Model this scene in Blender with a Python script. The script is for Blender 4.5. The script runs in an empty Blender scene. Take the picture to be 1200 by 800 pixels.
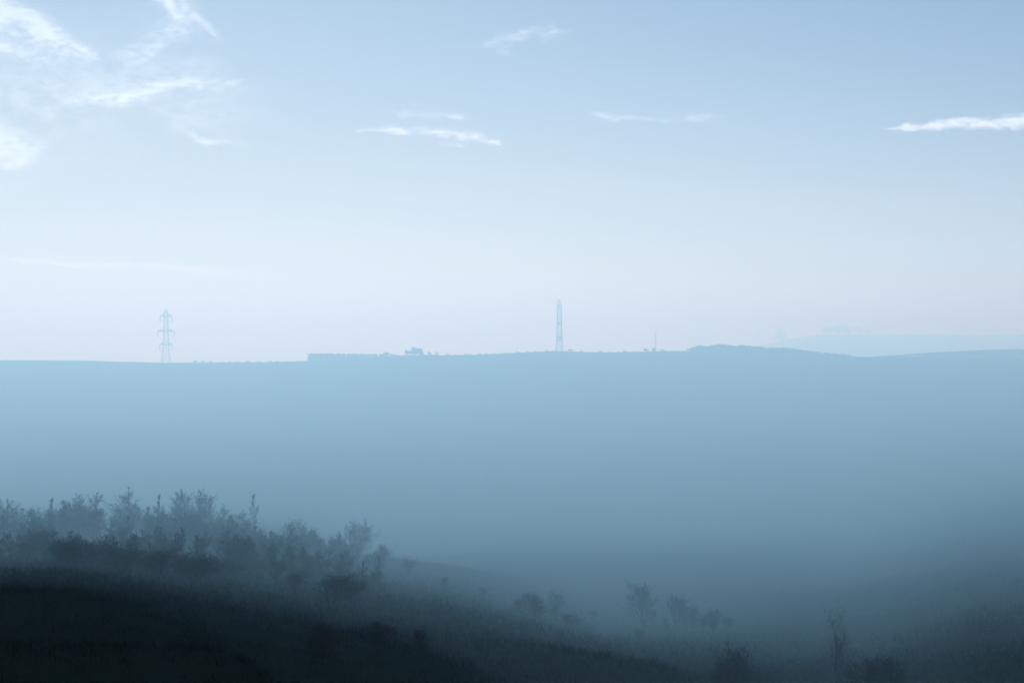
import bpy, math, random
import numpy as np
from mathutils import Vector, Matrix

random.seed(7)
rng = np.random.default_rng(7)
C = bpy.context.scene.collection
S = bpy.context.scene
F, CX, HY = 1667.0, 600.0, 390.0          # focal length in photo pixels, centre column, row of the true horizon

# ------------------------------------------------------------------ tunables
HAZE_DENSITY = 0.00136
HAZE_COLOR = (0.385, 0.745, 1.0)
HAZE_ABSORB = (0.80, 0.64, 1.0)
HAZE_G = 0.36
SUN_EL, SUN_AZ = 38.0, -16.0              # azimuth from +Y, negative = left
SUN_STRENGTH = 4.1
SKY_STRENGTH = 0.078
EXPOSURE = 0.0
HAZE_TOP = 35.0
SKY_RAMP = [(0.0, (0.0, 0.0, 0.0)), (1.5, (1.1, 1.3, 1.5)), (0.25, (0.13, 0.25, 0.45)), (0.38, (0.205, 0.38, 0.64)), (0.46, (0.29, 0.49, 0.77)), (0.56, (0.40, 0.605, 0.875)), (0.75, (0.62, 0.81, 1.02)), (0.90, (0.765, 0.94, 1.09)), (1.1, (0.92, 1.06, 1.16))]

# ------------------------------------------------------------------ helpers
def link(name, me, parent=None):
    o = bpy.data.objects.new(name, me)
    C.objects.link(o)
    if parent: o.parent = parent
    return o

def mesh(name, verts, faces, mat, smooth=False):
    me = bpy.data.meshes.new(name)
    me.from_pydata([tuple(v) for v in verts], [], faces)
    me.materials.append(mat)
    if smooth:
        me.polygons.foreach_set('use_smooth', [True] * len(me.polygons))
    me.update()
    return me

def tag(o, label=None, cat=None, group=None, kind=None):
    if label: o['label'] = label
    if cat: o['category'] = cat
    if group: o['group'] = group
    if kind: o['kind'] = kind
    return o

def thing(name, loc, label, cat, group=None, rz=0.0):
    o = bpy.data.objects.new(name, None)
    o.empty_display_size = 0.5
    C.objects.link(o)
    o.location = loc
    o.rotation_euler = (0, 0, rz)
    return tag(o, label, cat, group)

class MB:
    """collects tubes, bars and quads for one mesh"""
    def __init__(s): s.v, s.f = [], []
    def tube(s, pts, radii, n=4, cap=True):
        base = len(s.v)
        m = len(pts)
        up = Vector((0.31, 0.17, 0.93))
        for i, p in enumerate(pts):
            d = (Vector(pts[min(i + 1, m - 1)]) - Vector(pts[max(i - 1, 0)]))
            if d.length < 1e-9: d = Vector((0, 0, 1))
            d.normalize()
            a = d.cross(up if abs(d.dot(up)) < 0.98 else Vector((1, 0, 0))).normalized()
            b = d.cross(a)
            for k in range(n):
                t = 2 * math.pi * k / n
                s.v.append(Vector(p) + (a * math.cos(t) + b * math.sin(t)) * radii[i])
        for i in range(m - 1):
            for k in range(n):
                k2 = (k + 1) % n
                s.f.append((base + i * n + k, base + i * n + k2, base + (i + 1) * n + k2, base + (i + 1) * n + k))
        if cap:
            s.f.append(tuple(base + k for k in reversed(range(n))))
            s.f.append(tuple(base + (m - 1) * n + k for k in range(n)))
    def bar(s, a, b, w): s.tube([a, b], [w, w], 4)
    def box(s, x0, x1, y0, y1, z0, z1):
        b = len(s.v)
        s.v += [Vector(p) for p in ((x0, y0, z0), (x1, y0, z0), (x1, y1, z0), (x0, y1, z0), (x0, y0, z1), (x1, y0, z1), (x1, y1, z1), (x0, y1, z1))]
        s.f += [tuple(b + i for i in q) for q in ((3, 2, 1, 0), (4, 5, 6, 7), (0, 1, 5, 4), (1, 2, 6, 5), (2, 3, 7, 6), (3, 0, 4, 7))]
    def quad(s, c, a, b):
        i = len(s.v)
        s.v += [c - a - b, c + a - b, c + a + b, c - a + b]
        s.f.append((i, i + 1, i + 2, i + 3))
    def mesh(s, name, mat, smooth=False): return mesh(name, s.v, s.f, mat, smooth)

# ------------------------------------------------------------------ materials
def material(name, c0, c1, scale, rough=0.95, bump=0.0, detail=6.0):
    m = bpy.data.materials.new(name); m.use_nodes = True
    nt = m.node_tree; b = nt.nodes['Principled BSDF']
    tc = nt.nodes.new('ShaderNodeTexCoord')
    n = nt.nodes.new('ShaderNodeTexNoise'); n.inputs['Scale'].default_value = scale; n.inputs['Detail'].default_value = detail
    nt.links.new(tc.outputs['Object'], n.inputs['Vector'])
    r = nt.nodes.new('ShaderNodeValToRGB')
    r.color_ramp.elements[0].position = 0.35; r.color_ramp.elements[0].color = (*c0, 1)
    r.color_ramp.elements[1].position = 0.68; r.color_ramp.elements[1].color = (*c1, 1)
    nt.links.new(n.outputs['Fac'], r.inputs['Fac']); nt.links.new(r.outputs['Color'], b.inputs['Base Color'])
    b.inputs['Roughness'].default_value = rough
    b.inputs['Specular IOR Level'].default_value = 0.0
    if bump:
        bp = nt.nodes.new('ShaderNodeBump'); bp.inputs['Strength'].default_value = bump
        nt.links.new(n.outputs['Fac'], bp.inputs['Height']); nt.links.new(bp.outputs['Normal'], b.inputs['Normal'])
    return m

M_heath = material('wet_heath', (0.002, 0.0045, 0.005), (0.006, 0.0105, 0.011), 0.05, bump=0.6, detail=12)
M_bark = material('wet_bark', (0.010, 0.011, 0.011), (0.022, 0.022, 0.020), 2.0)
M_twig = material('winter_twigs', (0.010, 0.011, 0.011), (0.020, 0.020, 0.019), 1.0)
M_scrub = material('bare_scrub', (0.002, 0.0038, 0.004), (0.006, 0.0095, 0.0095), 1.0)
M_leaf = material('dark_evergreen', (0.022, 0.034, 0.024), (0.045, 0.065, 0.042), 0.5)
M_steel = material('weathered_steel', (0.06, 0.065, 0.07), (0.11, 0.115, 0.12), 0.7, rough=0.7)
M_insul = material('glazed_insulator', (0.10, 0.11, 0.12), (0.16, 0.17, 0.18), 3.0, rough=0.5)
M_conc = material('grey_render', (0.20, 0.20, 0.19), (0.30, 0.30, 0.29), 1.5)

# ------------------------------------------------------------------ terrain
def prof(pairs):                            # (photo row, distance) -> (distance, height)
    return [(d, -(y - HY) / F * d) for y, d in pairs]

def crest_row(x):
    xs = [-400, 0, 100, 190, 300, 355, 460, 560, 650, 700, 800, 860, 960, 1010, 1200, 1600]
    ys = [421, 421.5, 422.5, 425, 424.5, 423, 417, 415.5, 411, 413, 411, 413, 415.5, 418, 421, 424]
    return float(np.interp(x, xs, ys))

COLS = {
    -500: [(800, 3.6), (745, 6), (700, 9.5), (666, 59.6), (652, 119.1), (636, 238.3), (606, 442.5), (572, 629.7)],
    50:   [(797, 3.8), (745, 6.2), (700, 9.5), (680, 28.1), (664, 68.1), (650, 136.2), (632, 255.3), (604, 459.5), (575, 638.2)],
    250:  [(797, 4.4), (762, 7.6), (720, 18.7), (694, 47.6), (672, 110.6), (646, 229.8), (608, 451), (580, 629.7)],
    500:  [(797, 13), (760, 30.6), (723, 72), (700, 145), (664, 290), (606, 600)],
    750:  [(803, 37), (770, 85), (755, 135), (736, 205), (704, 295), (656, 410), (604, 632.5)],
    980:  [(812, 59.8), (772, 112.7), (738, 172.5), (702, 247.2), (652, 425.5), (602, 626.8)],
    1200: [(797, 39.1), (740, 87.4), (690, 181.7), (640, 333.5), (600, 494.5), (555, 701.5)],
    1700: [(797, 36.8), (740, 82.8), (690, 170.2), (640, 310.5), (600, 471.5), (555, 690)],
}
def column(x):
    p = [(0.3, -1.5), (1.2, -1.42 if x < 400 else -1.55)] + prof(COLS[x])
    cz = -(crest_row(x) - HY) / F * 1345
    d0, z0 = p[-1]
    p += [(980, 0.5 * z0 + 0.5 * cz - 14), (1220, cz - 13)]
    p += [(1345, cz)]
    right = max(0.0, min(1.0, (x - 900) / 120))
    p += [(1400, cz - 9 * (1 - right) - 1.5 * right), (1500, (cz - 26) * (1 - right) - 17.2 * right), (1700, -60 * (1 - right) - 34 * right), (1900, -66 * (1 - right) - 50 * right)]
    hill = max(0.0, min(1.0, (x - 790) / 170))
    p += [(2500, -75 * (1 - hill) - 50 * hill), (3500, -85 * (1 - hill) - 3.5 * hill), (3900, -95 * (1 - hill) - 20 * hill), (4880, -108)]
    return p

def pchip(xs, ys, q):
    xs, ys = np.array(xs), np.array(ys)
    h = np.diff(xs); dl = np.diff(ys) / h
    m = np.zeros(len(xs)); m[0], m[-1] = dl[0], dl[-1]
    for i in range(1, len(xs) - 1):
        if dl[i - 1] * dl[i] > 0:
            w1, w2 = 2 * h[i] + h[i - 1], h[i] + 2 * h[i - 1]
            m[i] = (w1 + w2) / (w1 / dl[i - 1] + w2 / dl[i])
    k = np.clip(np.searchsorted(xs, q) - 1, 0, len(h) - 1)
    t = (q - xs[k]) / h[k]
    return ((1 + 2 * t) * (1 - t) ** 2 * ys[k] + t * (1 - t) ** 2 * h[k] * m[k] + t * t * (3 - 2 * t) * ys[k + 1] + t * t * (t - 1) * h[k] * m[k + 1])

LD = np.linspace(math.log(0.3), math.log(4880), 800)
XK = sorted(COLS)
XF = np.arange(-500, 1701, 10)
def col_full(x):                             # the crest row follows its own outline between the columns
    p = column(x)
    return pchip([math.log(a) for a, b in p], [b for a, b in p], LD)
_ctl = np.array([col_full(x) for x in XK])
TAB = np.empty((len(XF), len(LD)))
for j in range(len(LD)):
    TAB[:, j] = pchip(XK, _ctl[:, j], XF.astype(float))
for i, x in enumerate(XF):                   # fit the crest line
    want = -(crest_row(x) - HY) / F * 1345
    have = np.interp(math.log(1345), LD, TAB[i])
    TAB[i] += (want - have) * np.exp(-((np.exp(LD) - 1345) / 170) ** 2)

def vnoise(x, y, seed=0):
    xi, yi = np.floor(x).astype(np.int64), np.floor(y).astype(np.int64)
    fx, fy = x - xi, y - yi
    fx, fy = fx * fx * (3 - 2 * fx), fy * fy * (3 - 2 * fy)
    def h(a, b):
        n = (a * 374761393 + b * 668265263 + seed * 974711) & 0xffffffff
        n = ((n ^ (n >> 13)) * 1274126177) & 0xffffffff
        return ((n ^ (n >> 16)) & 0xffff) / 65535.0
    return (h(xi, yi) * (1 - fx) + h(xi + 1, yi) * fx) * (1 - fy) + (h(xi, yi + 1) * (1 - fx) + h(xi + 1, yi + 1) * fx) * fy

def fbm(x, y, seed=0, octaves=5, gain=0.5):
    a, s, t = 1.0, 0.0, 0.0
    for o in range(octaves):
        s = s + a * vnoise(x * 2 ** o, y * 2 ** o, seed + o * 17); t += a; a *= gain
    return s / t

def ground_z(x, y):
    x, y = np.asarray(x, float), np.asarray(y, float)
    d = np.sqrt(x * x + y * y)
    az = np.arctan2(x, y)
    px = CX + F * np.tan(np.clip(az, -0.58, 0.58))
    fi = np.clip((px + 500) / 10, 0, len(XF) - 1.001)
    # depth along the view axis decides the profile, as the rows were read from a flat picture
    dd = np.where(np.abs(az) < 0.58, y, d * math.cos(0.58))
    ld = (np.log(np.clip(dd, 0.3, 4880)) - LD[0]) / (LD[1] - LD[0])
    fj = np.clip(ld, 0, len(LD) - 1.001)
    i, j = fi.astype(int), fj.astype(int); u, v = fi - i, fj - j
    z = (TAB[i, j] * (1 - u) + TAB[i + 1, j] * u) * (1 - v) + (TAB[i, j + 1] * (1 - u) + TAB[i + 1, j + 1] * u) * v
    back = np.clip((np.abs(az) - 1.1) / 0.7, 0, 1)
    zb = -1.6 + np.minimum(d, 150) * 0.04
    z = z * (1 - back) + zb * back
    amp = np.clip(d * 0.0035, 0.01, 1.1) * np.clip((1330 - d) / 300, 0.25, 1)
    z = z + (fbm(x / 34, y / 34, 3) - 0.5) * 1.3 * amp + (fbm(x / 5, y / 5, 9, 3) - 0.5) * 0.6 * amp
    return z

ds = np.concatenate([np.geomspace(0.6, 1280, 230), np.arange(1290, 1420, 5), np.geomspace(1440, 3380, 60), np.arange(3400, 3600, 10), np.geomspace(3640, 4870, 14)])
azs = np.concatenate([np.linspace(-math.pi, -0.6, 70, endpoint=False), np.linspace(-0.6, 0.6, 300), np.linspace(0.6, math.pi, 71)[1:-1]])
AZ, DD = np.meshgrid(azs, ds, indexing='ij')
GX, GY = np.sin(AZ) * DD, np.cos(AZ) * DD
GZ = ground_z(GX, GY)
na, nd = AZ.shape
gv = np.stack([GX, GY, GZ], -1).reshape(-1, 3)
ok = (np.abs(GX) < 2400) & (GY < 4870) & (GY > -330)
gf = []
for i in range(na):
    i2 = (i + 1) % na
    for j in range(nd - 1):
        if ok[i, j] and ok[i2, j] and ok[i, j + 1] and ok[i2, j + 1]:
            gf.append((i * nd + j, i2 * nd + j, i2 * nd + j + 1, i * nd + j + 1))
cidx = len(gv)
gv = np.vstack([gv, [[0, 0, float(ground_z(0.0, 0.31))]]])
for i in range(na):
    gf.append((cidx, (i + 1) % na * nd, i * nd))
used = np.unique(np.concatenate([np.array(f) for f in gf]))
remap = -np.ones(len(gv), int); remap[used] = np.arange(len(used))
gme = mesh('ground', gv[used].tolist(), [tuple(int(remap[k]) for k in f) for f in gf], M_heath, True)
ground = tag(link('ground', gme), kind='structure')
GROUND_LOW = float(gv[used][:, 2].min())

def on_ground(px, d):                        # a spot on the ground: photo column and distance ahead
    x = (px - CX) / F * d
    return Vector((x, d, float(ground_z(x, d))))
def row_z(row, d): return -(row - HY) / F * d

# ------------------------------------------------------------------ bare trees
def perp(d):
    v = Vector((random.gauss(0, 1), random.gauss(0, 1), random.gauss(0, 1)))
    v -= d * v.dot(d)
    return v.normalized()

def bare_tree(seed, H, spread=0.42, stems=1, twig=0.018, levels=4, kids=(11, 6, 5, 4), r0=None, first=0.25, upward=0.35, taper=0.98, close=False):
    random.seed(seed)
    T, B = MB(), MB()
    r0 = r0 or H * 0.014
    def grow(p, d, L, r, lv, mb):
        n = 5 if lv < 2 else 3
        pts, rad, dirs = [p.copy()], [r], [d.copy()]
        for k in range(n):
            d = (d + perp(d) * random.uniform(0, 0.16 if lv else 0.05) + Vector((0, 0, upward * (0.22 if lv else 0.05)))).normalized()
            p = p + d * (L / n)
            pts.append(p.copy()); dirs.append(d.copy()); rad.append(max(twig * 0.6, r * (1 - 0.78 * (k + 1) / n)))
        mb.tube(pts, rad, 6 if lv == 0 else (4 if lv == 1 else 3), cap=lv < 2)
        if lv >= levels: return
        for c in range(kids[lv]):
            t = random.uniform(first if lv == 0 else 0.2, 1.0)
            i = min(int(t * n), n - 1); f = t * n - i
            q = pts[i].lerp(pts[i + 1], f)
            nd = (dirs[i + 1] + perp(dirs[i + 1]) * random.uniform(0.45, 1.15) * min(1.0, spread / 0.42)).normalized()
            if lv == 0: ln = H * spread * random.uniform(0.5, 1.0) * (1.15 - taper * ((t - first) / (1 - first)) ** 1.3)
            else: ln = L * random.uniform(0.35, 0.62)
            grow(q, nd, ln, max(twig, (rad[i] * (1 - f) + rad[i + 1] * f) * random.uniform(0.45, 0.65)), lv + 1, B)
    for s in range(stems):
        a = random.uniform(0, 6.28)
        off = Vector((math.cos(a), math.sin(a), 0)) * (0.0 if stems == 1 else random.uniform(0.1, 0.05 * H))
        d = (Vector((0, 0, 1)) + off.normalized() * (0.0 if stems == 1 or close else random.uniform(0.02, 0.3)) + perp(Vector((0, 0, 1))) * 0.03).normalized()
        grow(off + Vector((0, 0, -0.4)), d, (H * 0.93 + 0.4) * (1 if s == 0 else random.uniform(0.75, 1.0)), r0 * (1 if s == 0 else random.uniform(0.6, 0.9)), 0, T)
    return T.mesh('trunk', M_bark), B.mesh('crown', M_twig)

TREES = [bare_tree(11, 16, 0.36, 1, twig=0.026, kids=(14, 7, 6, 4), upward=0.6, first=0.12), bare_tree(12, 16, 0.40, 2, twig=0.026, kids=(11, 7, 5, 4), upward=0.7, first=0.12),
         bare_tree(13, 16, 0.30, 1, twig=0.026, kids=(17, 7, 5, 4), upward=0.6, first=0.10), bare_tree(14, 16, 0.42, 3, twig=0.026, kids=(10, 6, 5, 4), upward=0.65, first=0.10)]
ROUND = [bare_tree(16, 16, 0.50, 4, twig=0.024, kids=(11, 6, 5, 3), upward=0.5, first=0.04, taper=0.8), bare_tree(17, 16, 0.52, 5, twig=0.024, kids=(10, 6, 4, 4), upward=0.5, first=0.04, taper=0.75)]
SHRUBS = [bare_tree(31, 4, 0.6, 9, twig=0.008, levels=3, kids=(8, 6, 5), r0=0.035, first=0.08, upward=0.3),
          bare_tree(32, 4, 0.7, 12, twig=0.008, levels=3, kids=(7, 6, 5), r0=0.03, first=0.05, upward=0.2)]

_heights = {}
def real_height(me):
    if me.name not in _heights: _heights[me.name] = max(v.co.z for v in me.vertices)
    return _heights[me.name]

def plant_tree(parts, base_h, px, tip_row, d, label, cat='tree', group=None, name='bare_tree', rz=None, wide=1.0):
    p = on_ground(px, d)
    h = row_z(tip_row, d) - p.z
    base_h = max(real_height(me) for me in parts)   # the grown height, twig tips included
    s = max(0.08, h / base_h)
    t = thing(name, p, label, cat, group, random.uniform(0, 6.28) if rz is None else rz)
    t.scale = (s * wide, s * wide, s)
    for nm, me in zip(('trunk', 'crown'), parts): link(nm, me, t)
    return t

SLOPE = 'bare winter trees on the foggy left slope'
def slope_tree(k, px, row, d, label, wide=1.0):
    return plant_tree(TREES[k % 4], 16, px, row, d, label, group=SLOPE, wide=wide)
slope_tree(1, 12, 584, 225, 'dark bare tree cut by the left edge of the photo, faint in fog', 1.2)
slope_tree(2, 60, 583, 243, 'slim bare tree just right of the one at the left photo edge')
slope_tree(3, 100, 577, 238, 'bushy dark bare tree, the first with a dense top from the left', 1.2)
slope_tree(0, 150, 570, 247, 'broad bare tree with a wide twiggy top in the middle of the foggy row', 1.4)
slope_tree(2, 186, 578, 255, 'thin straight bare tree beside the broad twiggy one', 0.8)
slope_tree(1, 205, 572, 260, 'forked bare tree in the foggy row, with two upright stems', 0.9)
slope_tree(3, 226, 570, 260, 'tallest bare tree of the foggy row, its top highest in the mist', 1.1)
slope_tree(0, 262, 590, 273, 'low faint bare tree between the tallest tree and the lone upright one', 1.2)
slope_tree(2, 297, 578, 290, 'lone upright bare tree at the right end of the foggy row', 0.85)
random.seed(404)
made = 0
while made < 245:
    px = random.uniform(-70, 450); d = random.uniform(70, 295) if px < 330 else random.uniform(120, 300)
    f = (math.log(d) - math.log(62)) / (math.log(295) - math.log(62))
    top = np.interp(px, [0, 200, 330, 420, 500], [587, 589, 607, 632, 660]) + (1 - f) * 58 + random.uniform(-9, 12)
    h = row_z(top, d) - on_ground(px, d).z
    if h < 0.9 or h > 13: continue
    st = random.getstate()
    k = made
    plant_tree((TREES + TREES + ROUND)[k % 10 if d > 150 else k % 4], 16, px, top, d, 'blurred bare tree sunk in the dark wood below the foggy row of tops', group=SLOPE, wide=random.uniform(1.1, 1.9) if k % 10 < 8 else random.uniform(.9, 1.3))
    random.setstate(st); random.random()
    made += 1
random.seed(808)
for k in range(60):
    px = random.uniform(-60, 440); d = random.uniform(58, 150)
    gp = on_ground(px, d)
    top = HY - (gp.z + random.uniform(0.7, 1.7)) / d * F
    st = random.getstate()
    plant_tree(ROUND[k % 2], 16, px, top, d, 'low bare bush in the dark scrub at the foot of the foggy wood', 'bush', 'low scrub at the foot of the foggy wood', 'bare_bush', wide=random.uniform(1.4, 2.4))
    random.setstate(st); random.random()
MIST = 'blurred tree masses lower down the slope'
plant_tree(ROUND[1], 16, 418, 606, 281, 'wide blurred tree mass standing past the right end of the foggy wood', group=MIST, wide=1.15)
for k, (px, row, d) in enumerate([(450, 634, 262), (478, 650, 236), (520, 674, 190)]):
    plant_tree(ROUND[k % 2], 16, px, row, d, 'hazy tree on the slope falling right of the wide blurred mass', group=MIST, wide=1.15)
plant_tree(ROUND[1], 16, 650, 690, 205, 'round dark blurred tree low down near the middle of the photo', group=MIST, wide=1.15)
plant_tree(ROUND[0], 16, 622, 706, 190, 'smaller blurred tree touching the round dark one on its left', group=MIST, wide=1.15)
plant_tree(ROUND[0], 16, 756, 678, 210, 'blurred tree with the higher top, right of the round dark one', group=MIST, wide=1.15)
plant_tree(ROUND[1], 16, 792, 692, 205, 'wide blurred tree next right of the one with the higher top', group=MIST, wide=1.15)
plant_tree(ROUND[1], 16, 838, 710, 185, 'low blurred tree at the right end of the misty middle clump', group=MIST, wide=1.15)
plant_tree(ROUND[0], 16, 1128, 632, 358, 'very faint tree shape alone in thick fog above the right corner', group=MIST, wide=1.2)

random.seed(313)
for k in range(26):
    c = random.choice([(640, 50), (640, 40), (780, 50), (810, 50), (760, 50)])
    px = random.gauss(c[0], c[1] * .6); d = random.uniform(150, 215)
    gp = on_ground(px, d)
    top = HY - (gp.z + random.uniform(1.2, 3.4)) / d * F
    st = random.getstate()
    plant_tree(ROUND[k % 2], 16, px, top, d, 'blurred low bush on the misty slope among the round dark tree masses', 'bush', 'low bushes in the mist', 'bare_bush', wide=random.uniform(1.0, 1.6))
    random.setstate(st); random.random()
TW = bare_tree(52, 9, 0.46, 2, twig=0.017, levels=3, kids=(12, 5, 3), r0=0.085, first=0.14, upward=0.6, taper=0.55, close=True)
plant_tree(TW, 9, 980, 708, 62, 'clear bare tree with two upright stems at the bottom right', rz=0.4)
SH = 'bare shrubs along the bottom edge'
def shrub(k, px, row, d, label, wide=1.0):
    return plant_tree(SHRUBS[k % 2], 4, px, row, d, label, 'shrub', SH, 'bare_shrub', wide=wide)
shrub(0, 490, 764, 16, 'black spiky shrub at the bottom edge left of centre')
shrub(1, 440, 778, 14, 'low black shrub left of the spiky one at the bottom edge', 1.3)
shrub(0, 866, 746, 48, 'twiggy shrub with thin upright stems left of the two-stemmed bare tree', 1.1)
shrub(1, 845, 772, 45, 'smaller twiggy shrub at the foot of the thin-stemmed one', 1.2)
shrub(1, 1042, 760, 47, 'low rounded dark shrub right of the two-stemmed bare tree', 1.5)
shrub(1, 372, 770, 11, 'barely visible low shrub between the dark slope and the spiky shrub', 1.5)

# ------------------------------------------------------------------ undergrowth: one uncountable mass
def undergrowth():
    mb = MB()
    random.seed(5)
    n = 0
    while n < 17000:
        px = random.uniform(-120, 1300)
        d = math.exp(random.uniform(math.log(3.0), math.log(250)))
        if px > 700 and d > 150 and random.random() < 0.6: continue
        p = on_ground(px, d)
        s = random.uniform(0.3, 1.25) * min(0.75, max(0.02, d * 0.006))
        w = s * 0.022 + d * 0.00004
        for k in range(6):
            a = random.uniform(0, 6.28); lean = random.uniform(0.1, 0.9)
            q = p + Vector((random.gauss(0, 0.8), random.gauss(0, 0.8), -0.1)) * s
            m1 = q + Vector((math.cos(a) * lean * 0.4, math.sin(a) * lean * 0.4, 0.65)) * s
            e = m1 + Vector((math.cos(a) * lean, math.sin(a) * lean, random.uniform(0.1, 0.6))) * s * 0.7
            mb.tube([q, m1, e], [w, w * 0.8, w * 0.4], 3, False)
        n += 1
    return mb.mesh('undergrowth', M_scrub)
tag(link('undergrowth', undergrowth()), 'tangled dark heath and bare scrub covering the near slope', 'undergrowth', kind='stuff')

# ------------------------------------------------------------------ trees and bushes along the ridge
def leafy_tree(seed, H, W, z0, n, size, squash=1.0):
    random.seed(seed)
    T, B = MB(), MB()
    T.tube([(0, 0, -0.6), (0.05, 0, H * 0.35), (0, 0.06, H * 0.75)], [H * 0.035, H * 0.026, H * 0.01], 6)
    for k in range(5):
        a = k * 1.26 + random.uniform(-.3, .3)
        T.tube([(0, 0, H * 0.3), (math.cos(a) * W * 0.28, math.sin(a) * W * 0.28, H * 0.62)], [H * 0.014, H * 0.006], 4)
    lobes = [(Vector((random.gauss(0, W * 0.2), random.gauss(0, W * 0.2), random.uniform(z0 + (H - z0) * 0.22, H * 0.8))), random.uniform(0.5, 0.9)) for _ in range(9)]
    for i in range(n):
        c, r = random.choice(lobes)
        v = Vector((random.gauss(0, 1), random.gauss(0, 1), random.gauss(0, 1))).normalized() * (random.random() ** 0.4)
        p = c + Vector((v.x * W * 0.34, v.y * W * 0.34, v.z * (H - z0) * 0.34)) * r
        p.z = min(max(p.z, z0), H)
        a = Vector((random.gauss(0, 1), random.gauss(0, 1), random.gauss(0, 1))).normalized()
        b = perp(a)
        B.quad(p, a * size * random.uniform(.5, 1.2), b * size * random.uniform(.4, .9))
    return T.mesh('trunk', M_bark), B.mesh('crown', M_leaf)

def conifer(seed, H, W, n):
    random.seed(seed)
    T, B = MB(), MB()
    T.tube([(0, 0, -0.6), (0, 0, H * 0.5), (0, 0, H * 0.98)], [0.16, 0.1, 0.02], 6)
    for i in range(n):
        t = random.random() ** 0.8
        z = 0.25 + t * (H - 0.25)
        r = W * 0.5 * (1 - t) ** 0.55 * random.random() ** 0.4
        a = random.uniform(0, 6.28)
        out = Vector((math.cos(a), math.sin(a), -0.25))
        side = Vector((-math.sin(a), math.cos(a), random.uniform(-.3, .3)))
        B.quad(Vector((math.cos(a) * r, math.sin(a) * r, z)), out * random.uniform(.25, .5), side * random.uniform(.15, .35))
    return T.mesh('trunk', M_bark), B.mesh('crown', M_leaf)

RT = [leafy_tree(71, 8, 8, 0.1, 900, 0.34), leafy_tree(72, 8, 9.5, 0.1, 1000, 0.36), leafy_tree(73, 8, 6.5, 0.1, 800, 0.34)]
BUSH = [leafy_tree(75, 3, 4.5, 0.05, 420, 0.26), leafy_tree(76, 3, 5.5, 0.05, 480, 0.26)]
CON = [conifer(81, 8, 3.6, 700), conifer(82, 8, 4.0, 760)]

PL = 'conifers of the clipped-looking plantation'
for r in range(3):                           # the flat-topped plantation
    for k in range(30):
        px = 362.5 + k * (97.0 / 29) + random.uniform(-1.2, 1.2) * (k > 0) + r * 1.1
        row = 413.9 + 0.012 * (px - 360) + random.uniform(-0.7, 0.45)
        plant_tree(CON[(k + r) % 2], 8, px, row, 1338 + r * 4.5, 'one of the dark conifers in the flat-topped plantation on the ridge', 'tree', PL, 'conifer', wide=1.5)
RG = 'separate trees and bushes on the ridge'
for k, (px, row, w, label) in enumerate([
    (476, 409.5, 1.0, 'small round tree on the left side of the ridge clump by the plantation'),
    (485, 405.8, 1.15, 'tallest round tree of the clump right of the plantation'),
    (493, 407.2, 1.1, 'round tree on the right side of the ridge clump by the plantation'),
    (452, 412.2, 1.2, 'rounded tree rising a little above the right end of the plantation'),
    (503, 411.8, 0.8, 'lone small tree just right of the ridge clump'),
    (512, 412.0, 0.9, 'small tree second right of the ridge clump')]):
    plant_tree(RT[k % 3], 8, px, row, 1342, label, 'tree', RG, 'ridge_tree', wide=w)
for k, (px, row, label) in enumerate([
    (229, 422.0, 'small bush on the ridge just right of the crossarmed pylon'),
    (239, 422.4, 'low bush between two others right of the crossarmed pylon'),
    (246, 422.6, 'low bush at the right end of the three by the crossarmed pylon'),
    (275, 423.2, 'tiny bush alone on the bare ridge left of the plantation'),
    (627, 410.8, 'low bush on the ridge left of the tall lattice tower'),
    (641, 409.6, 'bush close to the left foot of the tall lattice tower'),
    (668, 408.6, 'rounded bush at the right foot of the tall lattice tower'),
    (681, 410.6, 'low bush second right of the tall lattice tower'),
    (757, 408.2, 'bush at the left foot of the thin mast'),
    (777, 409.0, 'low bush right of the thin mast')]):
    plant_tree(BUSH[k % 2], 3, px, row, 1340, label, 'bush', RG, 'ridge_bush', wide=1.3)
random.seed(63)
for lo, hi, n, lab in ((256, 352, 9, 'tiny bush in the broken hedge left of the plantation'), (520, 622, 11, 'tiny bush in the broken hedge left of the tall lattice tower'), (690, 750, 6, 'tiny bush in the broken hedge left of the thin mast'), (458, 512, 12, 'low bush under the ridge clump right of the plantation')):
    for k in range(n):
        px = lo + (hi - lo) * (k + random.uniform(.15, .85)) / n
        gp = on_ground(px, 1341)
        plant_tree(BUSH[k % 2], 3, px, HY - gp.z / 1341 * F - random.uniform(0.8, 2.0), 1341, lab, 'bush', 'hedge bushes along the ridge', 'ridge_bush', wide=random.uniform(1.2, 2.4))
WOOD = 'trees of the long wood on the ridge'
random.seed(99)
outline = [(808, 408.5), (815, 404.5), (822, 404), (830, 406), (838, 404), (845, 402.8), (852, 403.5), (860, 404.5), (868, 404), (876, 405), (884, 405), (892, 406), (900, 407), (908, 406.2), (916, 406.4), (924, 407.4), (932, 408.2), (940, 409.6), (948, 410.6), (956, 411.4), (966, 412.4), (976, 413.2), (986, 414)]
for k, (px, row) in enumerate(outline):
    for r in range(3):
        plant_tree(RT[(k + r) % 3], 8, px + r * 3 + random.uniform(-1, 1), row + random.uniform(-.4, .5) + r * 0.6, 1341 - r * 9, 'round dark tree in the long wood on the ridge right of the mast', 'tree', WOOD, 'ridge_tree', wide=1.9)
for k, (px, row, label) in enumerate([
    (968, 381.5, 'faint small tree at the left of the group on the farthest hill'),
    (984, 378.8, 'faint tallest tree of the group on the farthest hill'),
    (993, 380.5, 'faint broad tree beside the tallest on the farthest hill'),
    (1005, 382.6, 'faint low tree at the right of the group on the farthest hill'),
    (1018, 383.8, 'faint last tree trailing right of the group on the farthest hill'),
    (915, 384.5, 'faint lone tree left of the group on the farthest hill')]):
    plant_tree(RT[k % 3], 8, px, row, 3496, label, 'tree', 'trees on the farthest hill', 'hill_tree', wide=1.2)

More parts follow.
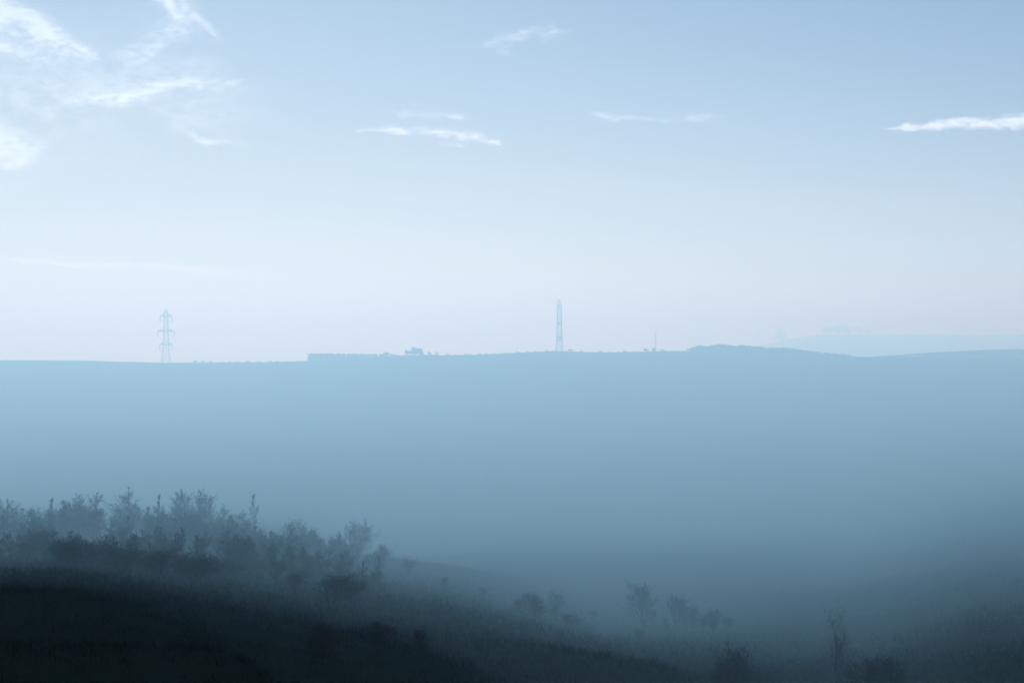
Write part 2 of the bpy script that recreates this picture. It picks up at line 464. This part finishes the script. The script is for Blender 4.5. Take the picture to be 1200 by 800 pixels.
# ------------------------------------------------------------------ pylon, lattice tower, mast
def lattice(mb, levels, w, leg):
    """four legs and X bracing between successive (z, half width) levels"""
    for (z0, a0), (z1, a1) in zip(levels, levels[1:]):
        c0 = [Vector((sx * a0, sy * a0, z0)) for sx, sy in ((-1, -1), (1, -1), (1, 1), (-1, 1))]
        c1 = [Vector((sx * a1, sy * a1, z1)) for sx, sy in ((-1, -1), (1, -1), (1, 1), (-1, 1))]
        for k in range(4):
            k2 = (k + 1) % 4
            mb.bar(c0[k], c1[k], leg)
            mb.bar(c0[k], c1[k2], w); mb.bar(c0[k2], c1[k], w)
            mb.bar(c1[k], c1[k2], w)

p = on_ground(194.5, 1343)
ztop = row_z(362, 1343) - p.z
pyl = thing('transmission_pylon', p, 'pale lattice pylon with three pairs of crossarms on the left ridge', 'pylon', rz=0.05)
H = ztop
zs = [H * (1 - (y - 362) / 62.0) for y in (424.5, 418, 411, 404, 398.5, 393, 388, 383, 378, 373, 369, 366)]
hw = [3.9, 3.4, 2.9, 2.55, 2.25, 2.05, 1.9, 1.8, 1.75, 1.7, 1.65, 1.55]
mb = MB()
lattice(mb, [(-0.6, 4.05)] + [(max(z, 0), a) for z, a in zip(zs, hw)], 0.07, 0.15)
link('tower_body', mb.mesh('tower_body', M_steel), pyl)
mb = MB()
for sx in (-1, 1):
    for sy in (-1, 1):
        mb.bar((sx * 1.55, sy * 1.55, zs[-1]), (0, 0, H), 0.26)
mb.bar((-1.1, 0, H * 0.965), (1.1, 0, H * 0.965), 0.2)
link('earth_peak', mb.mesh('earth_peak', M_steel), pyl)
for row, half, b in ((370.3, 5.4, 1.65), (387.5, 7.6, 1.9), (403.0, 5.8, 2.5)):
    z = H * (1 - (row - 362) / 62.0)
    mb = MB()
    for sx in (-1, 1):
        for sy in (-1, 1):
            mb.bar((sx * b * 0.9, sy * b, z), (sx * half, 0, z), 0.34)
            mb.bar((sx * b * 0.9, sy * b, z + 1.9), (sx * half, 0, z + 0.1), 0.26)
        for t in (0.35, 0.65):
            xx = b + (half - b) * t
            mb.bar((sx * xx, -b * (1 - t), z), (sx * xx, b * (1 - t), z), 0.12)
            mb.bar((sx * xx, 0, z), (sx * xx, 0, z + 1.9 * (1 - t)), 0.12)
    mb.bar((-b, -b, z), (b, -b, z), 0.34); mb.bar((-b, b, z), (b, b, z), 0.34)
    arm = link('crossarm', mb.mesh('crossarm', M_steel), pyl)
    for sx in (-1, 1):
        mb = MB()
        pts, rad = [], []
        for k in range(25):
            pts.append((sx * half, 0, z - 0.1 - k * 0.235)); rad.append(0.38 if k % 2 else 0.22)
        mb.tube(pts, rad, 6)
        link('insulator', mb.mesh('insulator', M_insul), arm)

p = on_ground(655.5, 1340)
H = row_z(350.5, 1340) - p.z
tow = thing('lattice_tower', p, 'tall narrow lattice tower with a pointed tip at mid ridge', 'tower', rz=0.03)
rows = [410.5, 406, 401.5, 397.5, 393.5, 389.5, 385.5, 381.5, 377.5, 373.5, 369.5, 365.5, 361.5, 358.5]
zz = [H * (1 - (y - 350.5) / 60.0) for y in rows]
ww = list(np.interp(rows, [358.5, 380, 395, 410.5], [1.75, 2.05, 2.45, 3.1]))
mb = MB()
lattice(mb, [(-0.6, 3.15)] + [(max(z, 0), w) for z, w in zip(zz, ww)], 0.10, 0.24)
link('tower_body', mb.mesh('tower_body', M_steel), tow)
mb = MB()
for sx in (-1, 1):
    for sy in (-1, 1):
        mb.bar((sx * 1.75, sy * 1.75, zz[-1]), (0, 0, H), 0.34)
mb.bar((-0.9, 0, (zz[-1] + H) / 2), (0.9, 0, (zz[-1] + H) / 2), 0.15)
link('pointed_tip', mb.mesh('pointed_tip', M_steel), tow)
for row in (358.8, 378.8, 394.5, 397.5):     # arms run towards and away from the photograph, so they look short
    z = H * (1 - (row - 350.5) / 60.0)
    w = float(np.interp(row, [358.5, 380, 395, 410.5], [1.75, 2.05, 2.45, 3.1]))
    L = 5.5 if row < 390 else 4.0
    mb = MB()
    for sy in (-1, 1):
        for sx in (-1, 1):
            mb.bar((sx * w, sy * w, z), (0, sy * (w + L), z), 0.2)
            mb.bar((sx * w, sy * w, z + 1.4), (0, sy * (w + L), z + 0.05), 0.2)
        mb.bar((-w - 0.25, sy * w, z), (w + 0.25, sy * w, z), 0.32)
    link('crossarm', mb.mesh('crossarm', M_steel), tow)

p = on_ground(768.5, 1342)
H = row_z(384.8, 1342) - p.z
mast = thing('thin_mast', p, 'thin faint mast with a small hut at its foot on the ridge', 'mast')
mb = MB(); mb.tube([(0, 0, -0.5), (0, 0, H * 0.5), (0, 0, H)], [0.34, 0.24, 0.13], 8)
link('pole', mb.mesh('pole', M_steel), mast)
mb = MB()
for z in (0.42, 0.72):
    mb.bar((-0.9, 0, H * z), (0.9, 0, H * z), 0.1); mb.bar((0, -0.9, H * z), (0, 0.9, H * z), 0.1)
link('antenna_arms', mb.mesh('antenna_arms', M_steel), mast)
mb = MB(); mb.box(-3.2, -0.7, -1.4, 1.4, -0.5, 2.5)
b = len(mb.v)
mb.v += [Vector(q) for q in ((-3.4, -1.6, 2.5), (-0.5, -1.6, 2.5), (-0.5, 1.6, 2.5), (-3.4, 1.6, 2.5), (-3.4, 0, 3.5), (-0.5, 0, 3.5))]
mb.f += [(b, b + 1, b + 5, b + 4), (b + 2, b + 3, b + 4, b + 5), (b + 1, b + 2, b + 5), (b + 3, b, b + 4), (b + 3, b + 2, b + 1, b)]
link('hut', mb.mesh('hut', M_conc), mast)

# ------------------------------------------------------------------ haze
hz = MB(); hz.box(-2500, 2500, -400, 4950, GROUND_LOW - 1.0, HAZE_TOP)
mh = bpy.data.materials.new('haze'); mh.use_nodes = True
nt = mh.node_tree; nt.nodes.remove(nt.nodes['Principled BSDF'])
pv = nt.nodes.new('ShaderNodeVolumePrincipled')
pv.inputs['Color'].default_value = (*HAZE_COLOR, 1)
pv.inputs['Absorption Color'].default_value = (*HAZE_ABSORB, 1)
pv.inputs['Density'].default_value = HAZE_DENSITY
pv.inputs['Anisotropy'].default_value = HAZE_G
nt.links.new(pv.outputs['Volume'], nt.nodes['Material Output'].inputs['Volume'])
haze = tag(link('haze', hz.mesh('haze', mh)), 'pale blue fog filling the valley', 'haze', kind='stuff')

# ------------------------------------------------------------------ cirrus: thin closed bodies of ice haze at 1200 m
ZC = 1200.0
def ice(name, density, g=0.55):
    m = bpy.data.materials.new(name); m.use_nodes = True
    nt = m.node_tree; nt.nodes.remove(nt.nodes['Principled BSDF'])
    pv = nt.nodes.new('ShaderNodeVolumePrincipled')
    pv.inputs['Color'].default_value = (1, 1, 1, 1)
    pv.inputs['Density'].default_value = density
    pv.inputs['Anisotropy'].default_value = g
    nt.links.new(pv.outputs['Volume'], nt.nodes['Material Output'].inputs['Volume'])
    return m
M_ice = ice('ice_cloud', 0.020)
M_trail = ice('contrail_ice', 0.055)

def cloud(name, label, strokes, step, mat, amp, seed, feather=0.0, fibres=1.0, body=0.0, margin=22, level=None, cat='cloud', group='thin clouds high in the sky'):
    """strokes: polylines of (column, row, half width, strength) seen from the hill; the body lies on the level ZC"""
    allp = [q for s in strokes for q in s]
    x0 = min(q[0] - q[2] for q in allp) - margin; x1 = max(q[0] + q[2] for q in allp) + margin
    y0 = min(q[1] - q[2] for q in allp) - margin; y1 = max(q[1] + q[2] for q in allp) + margin
    X, Y = np.meshgrid(np.arange(x0, x1 + step, step), np.arange(y0, y1 + step * .6, step * .6), indexing='ij')
    rs = np.random.default_rng(seed)
    wob = (fbm(X / 24, Y / 18, seed + 5, 5, .6) - .5) * 12
    wob2 = (fbm(X / 20, Y / 18, seed + 8, 5, .6) - .5) * 9
    XX, YY = X + wob, Y + wob2
    pat = np.clip((fbm(X / 26, Y / 16, seed + 3, 5, .62) - 0.30) / 0.4, 0, 1.3)
    fine = 0.25 + 1.5 * np.clip((fbm(X / 9, Y / 3.2, seed + 11, 4, .65) - .25) / .5, 0, 1)
    t = np.zeros_like(X)
    soft = np.zeros_like(X)
    for s in strokes:
        for (ax, ay, aw, ai), (bx, by, bw, bi) in zip(s, s[1:]):
            dx, dy = bx - ax, by - ay; L2 = dx * dx + dy * dy; L = math.sqrt(L2)
            u = np.clip(((XX - ax) * dx + (YY - ay) * dy) / L2, 0, 1)
            w = (aw + (bw - aw) * u) * 1.6; k = ai + (bi - ai) * u
            dist = np.hypot(XX - ax - dx * u, YY - ay - dy * u) / w
            e = np.clip(1 - dist * dist, 0, 1) ** 2
            soft = np.maximum(soft, k * e)
            wm = (aw + bw) / 2
            for _ in range(int(fibres * L / 10 * (1 + wm / 7))):
                v = rs.uniform(-.05, 1.05); wv = aw + (bw - aw) * v; kv = max(0.05, ai + (bi - ai) * v)
                q = math.atan2(dy, dx) + feather + rs.normal(0, .16)
                o = rs.normal(0, .42) * wv
                cx_, cy_ = ax + dx * v - dy / L * o, ay + dy * v + dx / L * o
                hl = rs.uniform(.5, 1.5) * (7 + 1.3 * wv); hw_ = rs.uniform(.8, 1.6) * (1 + .10 * wv)
                fa = (XX - cx_) * math.cos(q) + (YY - cy_) * math.sin(q); fc = -(XX - cx_) * math.sin(q) + (YY - cy_) * math.cos(q)
                fc = fc + rs.uniform(-.25, .25) * fa * fa / hl
                f = np.clip(1 - (fa / hl) ** 2, 0, 1) * np.exp(-(fc / hw_) ** 2)
                t += f * kv * rs.uniform(.1, .5) * math.exp(-(o / max(wv, .1)) ** 2)
    t = (0.22 * soft * (0.2 + pat) + body * soft + t * (0.35 + 0.8 * pat)) * fine
    t = 1.5 * (1 - np.exp(-t / 1.2))
    t = (amp * t - 0.015 * amp) / 8
    t[0, :] = t[-1, :] = 0; t[:, 0] = t[:, -1] = 0
    t = np.maximum(t, 0)
    zc = ZC if level is None else level
    dz = (HY - Y) / F; sc = zc / dz
    PX, PY = (X - CX) / F * sc, sc
    verts, top, bot = [], np.empty(X.shape, int), np.empty(X.shape, int)
    for i in range(X.shape[0]):
        for j in range(X.shape[1]):
            top[i, j] = len(verts); verts.append((PX[i, j], PY[i, j], zc + t[i, j]))
            if t[i, j] > 0:
                bot[i, j] = len(verts); verts.append((PX[i, j], PY[i, j], zc - t[i, j]))
            else: bot[i, j] = top[i, j]
    faces = []
    for i in range(X.shape[0] - 1):
        for j in range(X.shape[1] - 1):
            if t[i, j] > 0 or t[i + 1, j] > 0 or t[i, j + 1] > 0 or t[i + 1, j + 1] > 0:
                faces.append((top[i, j], top[i + 1, j], top[i + 1, j + 1], top[i, j + 1]))
                faces.append((bot[i, j], bot[i, j + 1], bot[i + 1, j + 1], bot[i + 1, j]))
    if zc < 0: faces = [f[::-1] for f in faces]      # below the eye the rows run the other way
    us = sorted({k for f in faces for k in f}); rm = {k: n for n, k in enumerate(us)}
    me = mesh(name, [verts[k] for k in us], [tuple(rm[k] for k in f) for f in faces], mat)
    return tag(link(name, me), label, cat, group, 'stuff')

cloud('cirrus_cloud', 'broad white cirrus patch slanting down in the upper left corner',
      [[(-40, 5, 30, .9), (30, 30, 26, 1.0), (75, 52, 17, .9), (108, 66, 7, .4)], [(-30, 50, 22, .5), (25, 62, 16, .5), (60, 70, 8, .2)]], 2.0, M_ice, 8.5, 1, feather=0.12, fibres=1.6)
cloud('cirrus_cloud', 'faint feathery cirrus reaching the top edge at left',
      [[(185, -12, 16, .7), (210, 10, 18, .8), (228, 24, 14, .6), (250, 40, 9, .3)], [(215, 20, 20, .35), (190, 45, 18, .35), (150, 70, 14, .15)]], 2.0, M_ice, 12, 2, feather=0.2, fibres=1.6)
cloud('cirrus_cloud', 'long wispy cirrus streak rising to the right at upper left',
      [[(50, 132, 10, .25), (85, 118, 15, .5), (140, 116, 12, .6), (175, 104, 13, .9), (215, 98, 11, 1.0), (255, 100, 7, .7), (290, 96, 4, .2)], [(60, 100, 14, .3), (85, 122, 12, .5)]], 2.0, M_ice, 9.5, 3, feather=-0.1, fibres=1.6)
cloud('cirrus_cloud', 'soft white cloud patch cut by the left photo edge',
      [[(-50, 160, 34, 1.0), (-5, 165, 30, .9), (28, 172, 20, .6), (55, 165, 8, .2)], [(-30, 188, 16, .9), (10, 192, 9, .8), (38, 188, 5, .4)], [(-20, 112, 14, .3), (20, 112, 10, .35), (40, 116, 6, .1)]], 2.0, M_ice, 5.5, 4, feather=0.1, fibres=1.0)
cloud('cirrus_cloud', 'thin hooked cirrus wisp below the long streak',
      [[(205, 150, 6, .3), (225, 158, 5, .5), (245, 167, 4, .9), (275, 170, 3.5, .5), (300, 170, 3, .1)], [(215, 130, 24, .15), (270, 140, 24, .15)]], 1.6, M_ice, 8, 5, fibres=1.6)
cloud('cirrus_cloud', 'small feathery cirrus wisp high at top centre',
      [[(575, 52, 6, .3), (595, 46, 8, .8), (620, 41, 7, .9), (640, 39, 8, .5), (664, 38, 6, .15)], [(578, 55, 4, .4), (598, 65, 4, .4)], [(640, 28, 4, .3), (655, 38, 5, .4)]], 1.6, M_ice, 9, 6, feather=-0.15, fibres=2.0)
cloud('cirrus_cloud', 'flat ragged cirrus streak left of centre',
      [[(420, 153, 3, .2), (455, 153, 4.5, .7), (505, 154, 6, 1.0), (545, 159, 6, .9), (582, 166, 4, .6)], [(462, 132, 4, .4), (500, 135, 5, .5), (548, 139, 4, .4)], [(515, 169, 4, .4), (535, 170, 4, .4)]], 1.5, M_ice, 11, 7, feather=0.1, fibres=2.2)
cloud('cirrus_cloud', 'thin level cirrus dash right of centre',
      [[(690, 135, 3, .3), (715, 137, 5, .9), (745, 138, 4, .6), (790, 140, 3.5, .25), (815, 139, 4.5, .6), (850, 138, 3, .2)]], 1.5, M_ice, 8.5, 8, fibres=1.8)
cloud('cirrus_cloud', 'very faint long cirrus line low over the crossarmed pylon',
      [[(-30, 304, 5, .8), (60, 307, 5, 1.0), (150, 311, 5, .8), (240, 317, 5, .9), (335, 325, 4, .3)]], 2.0, M_ice, 3.2, 9)
cloud('cirrus_cloud', 'wide thin veil of cirrus spread behind the wisps at upper left',
      [[(-60, 70, 70, .5), (90, 100, 75, .8), (200, 90, 70, .8), (290, 120, 50, .3)], [(-40, 190, 50, .5), (60, 175, 50, .4), (170, 180, 40, .15)]], 3.0, M_ice, 3.2, 12, fibres=0.2)
ct = cloud('contrail', 'bright white tapering contrail at the right edge of the sky',
      [[(1036, 151.5, 1.0, .2), (1052, 150.5, 2.2, .7), (1090, 147.5, 4.5, 1.0), (1140, 145, 6, 1.0), (1185, 143, 7.5, 1.0), (1215, 141, 9, 1.0), (1300, 136, 11, 1.0)]], 1.5, M_trail, 9, 10, fibres=1.4, body=0.6, margin=8)

# ------------------------------------------------------------------ sky and sun
w = bpy.data.worlds.new('World'); S.world = w; w.use_nodes = True
nt = w.node_tree
bg = nt.nodes['Background']
sky = nt.nodes.new('ShaderNodeTexSky'); sky.sky_type = 'NISHITA'; sky.sun_disc = False
sky.sun_elevation = math.radians(SUN_EL); sky.sun_rotation = math.radians(SUN_AZ)
sky.air_density = 1.0; sky.dust_density = 0.3; sky.ozone_density = 1.0; sky.altitude = 100
tc = nt.nodes.new('ShaderNodeTexCoord')
sx = nt.nodes.new('ShaderNodeSeparateXYZ'); cx = nt.nodes.new('ShaderNodeCombineXYZ')
mx = nt.nodes.new('ShaderNodeMath'); mx.operation = 'MAXIMUM'; mx.inputs[1].default_value = 0.006
nt.links.new(tc.outputs['Generated'], sx.inputs[0])
nt.links.new(sx.outputs[0], cx.inputs[0]); nt.links.new(sx.outputs[1], cx.inputs[1])
nt.links.new(sx.outputs[2], mx.inputs[0]); nt.links.new(mx.outputs[0], cx.inputs[2])
nt.links.new(cx.outputs[0], sky.inputs['Vector'])
# the sky's own colours are drawn towards the cool blue of the photograph, brightness by brightness
bw = nt.nodes.new('ShaderNodeRGBToBW'); nt.links.new(sky.outputs[0], bw.inputs[0])
nrm = nt.nodes.new('ShaderNodeMath'); nrm.operation = 'MULTIPLY'; nrm.inputs[1].default_value = 0.1 / 1.5
nt.links.new(bw.outputs[0], nrm.inputs[0])
ramp = nt.nodes.new('ShaderNodeValToRGB'); cr = ramp.color_ramp
for i, (l, c) in enumerate(SKY_RAMP):
    e = cr.elements[i] if i < 2 else cr.elements.new(l / 1.5)
    e.position = l / 1.5; e.color = (*c, 1)
nt.links.new(nrm.outputs[0], ramp.inputs['Fac'])
ten = nt.nodes.new('ShaderNodeVectorMath'); ten.operation = 'SCALE'; ten.inputs['Scale'].default_value = 10.0
nt.links.new(ramp.outputs['Color'], ten.inputs[0])
tint = nt.nodes.new('ShaderNodeMix'); tint.data_type = 'RGBA'; tint.inputs[0].default_value = 0.85
nt.links.new(sky.outputs[0], tint.inputs[6]); nt.links.new(ten.outputs[0], tint.inputs[7]); nt.links.new(tint.outputs[2], bg.inputs['Color'])
bg.inputs['Strength'].default_value = SKY_STRENGTH

sl = bpy.data.lights.new('sun', 'SUN'); sl.energy = SUN_STRENGTH; sl.angle = math.radians(0.5); sl.color = (1.0, 0.985, 0.975)
so = link('sun', sl)
el, az = math.radians(SUN_EL), math.radians(SUN_AZ)
sd = Vector((math.sin(az) * math.cos(el), math.cos(az) * math.cos(el), math.sin(el)))
so.rotation_euler = sd.to_track_quat('Z', 'Y').to_euler()

# ------------------------------------------------------------------ camera and render
cam = bpy.data.cameras.new('camera'); co = link('camera', cam)
cam.sensor_width = 36.0; cam.lens = 36.0 * F / 1200.0
cam.clip_start = 0.05; cam.clip_end = 60000
co.location = (0, 0, 0)
co.rotation_euler = (math.radians(90) - math.atan((400 - HY) / F), 0, 0)
S.camera = co
S.render.engine = 'CYCLES'
S.cycles.volume_bounces = 6
S.cycles.max_bounces = 10
S.cycles.use_denoising = True
S.cycles.use_adaptive_sampling = True
S.view_settings.view_transform = 'Standard'
S.view_settings.look = 'None'
S.view_settings.gamma = 1.0
S.view_settings.exposure = EXPOSURE
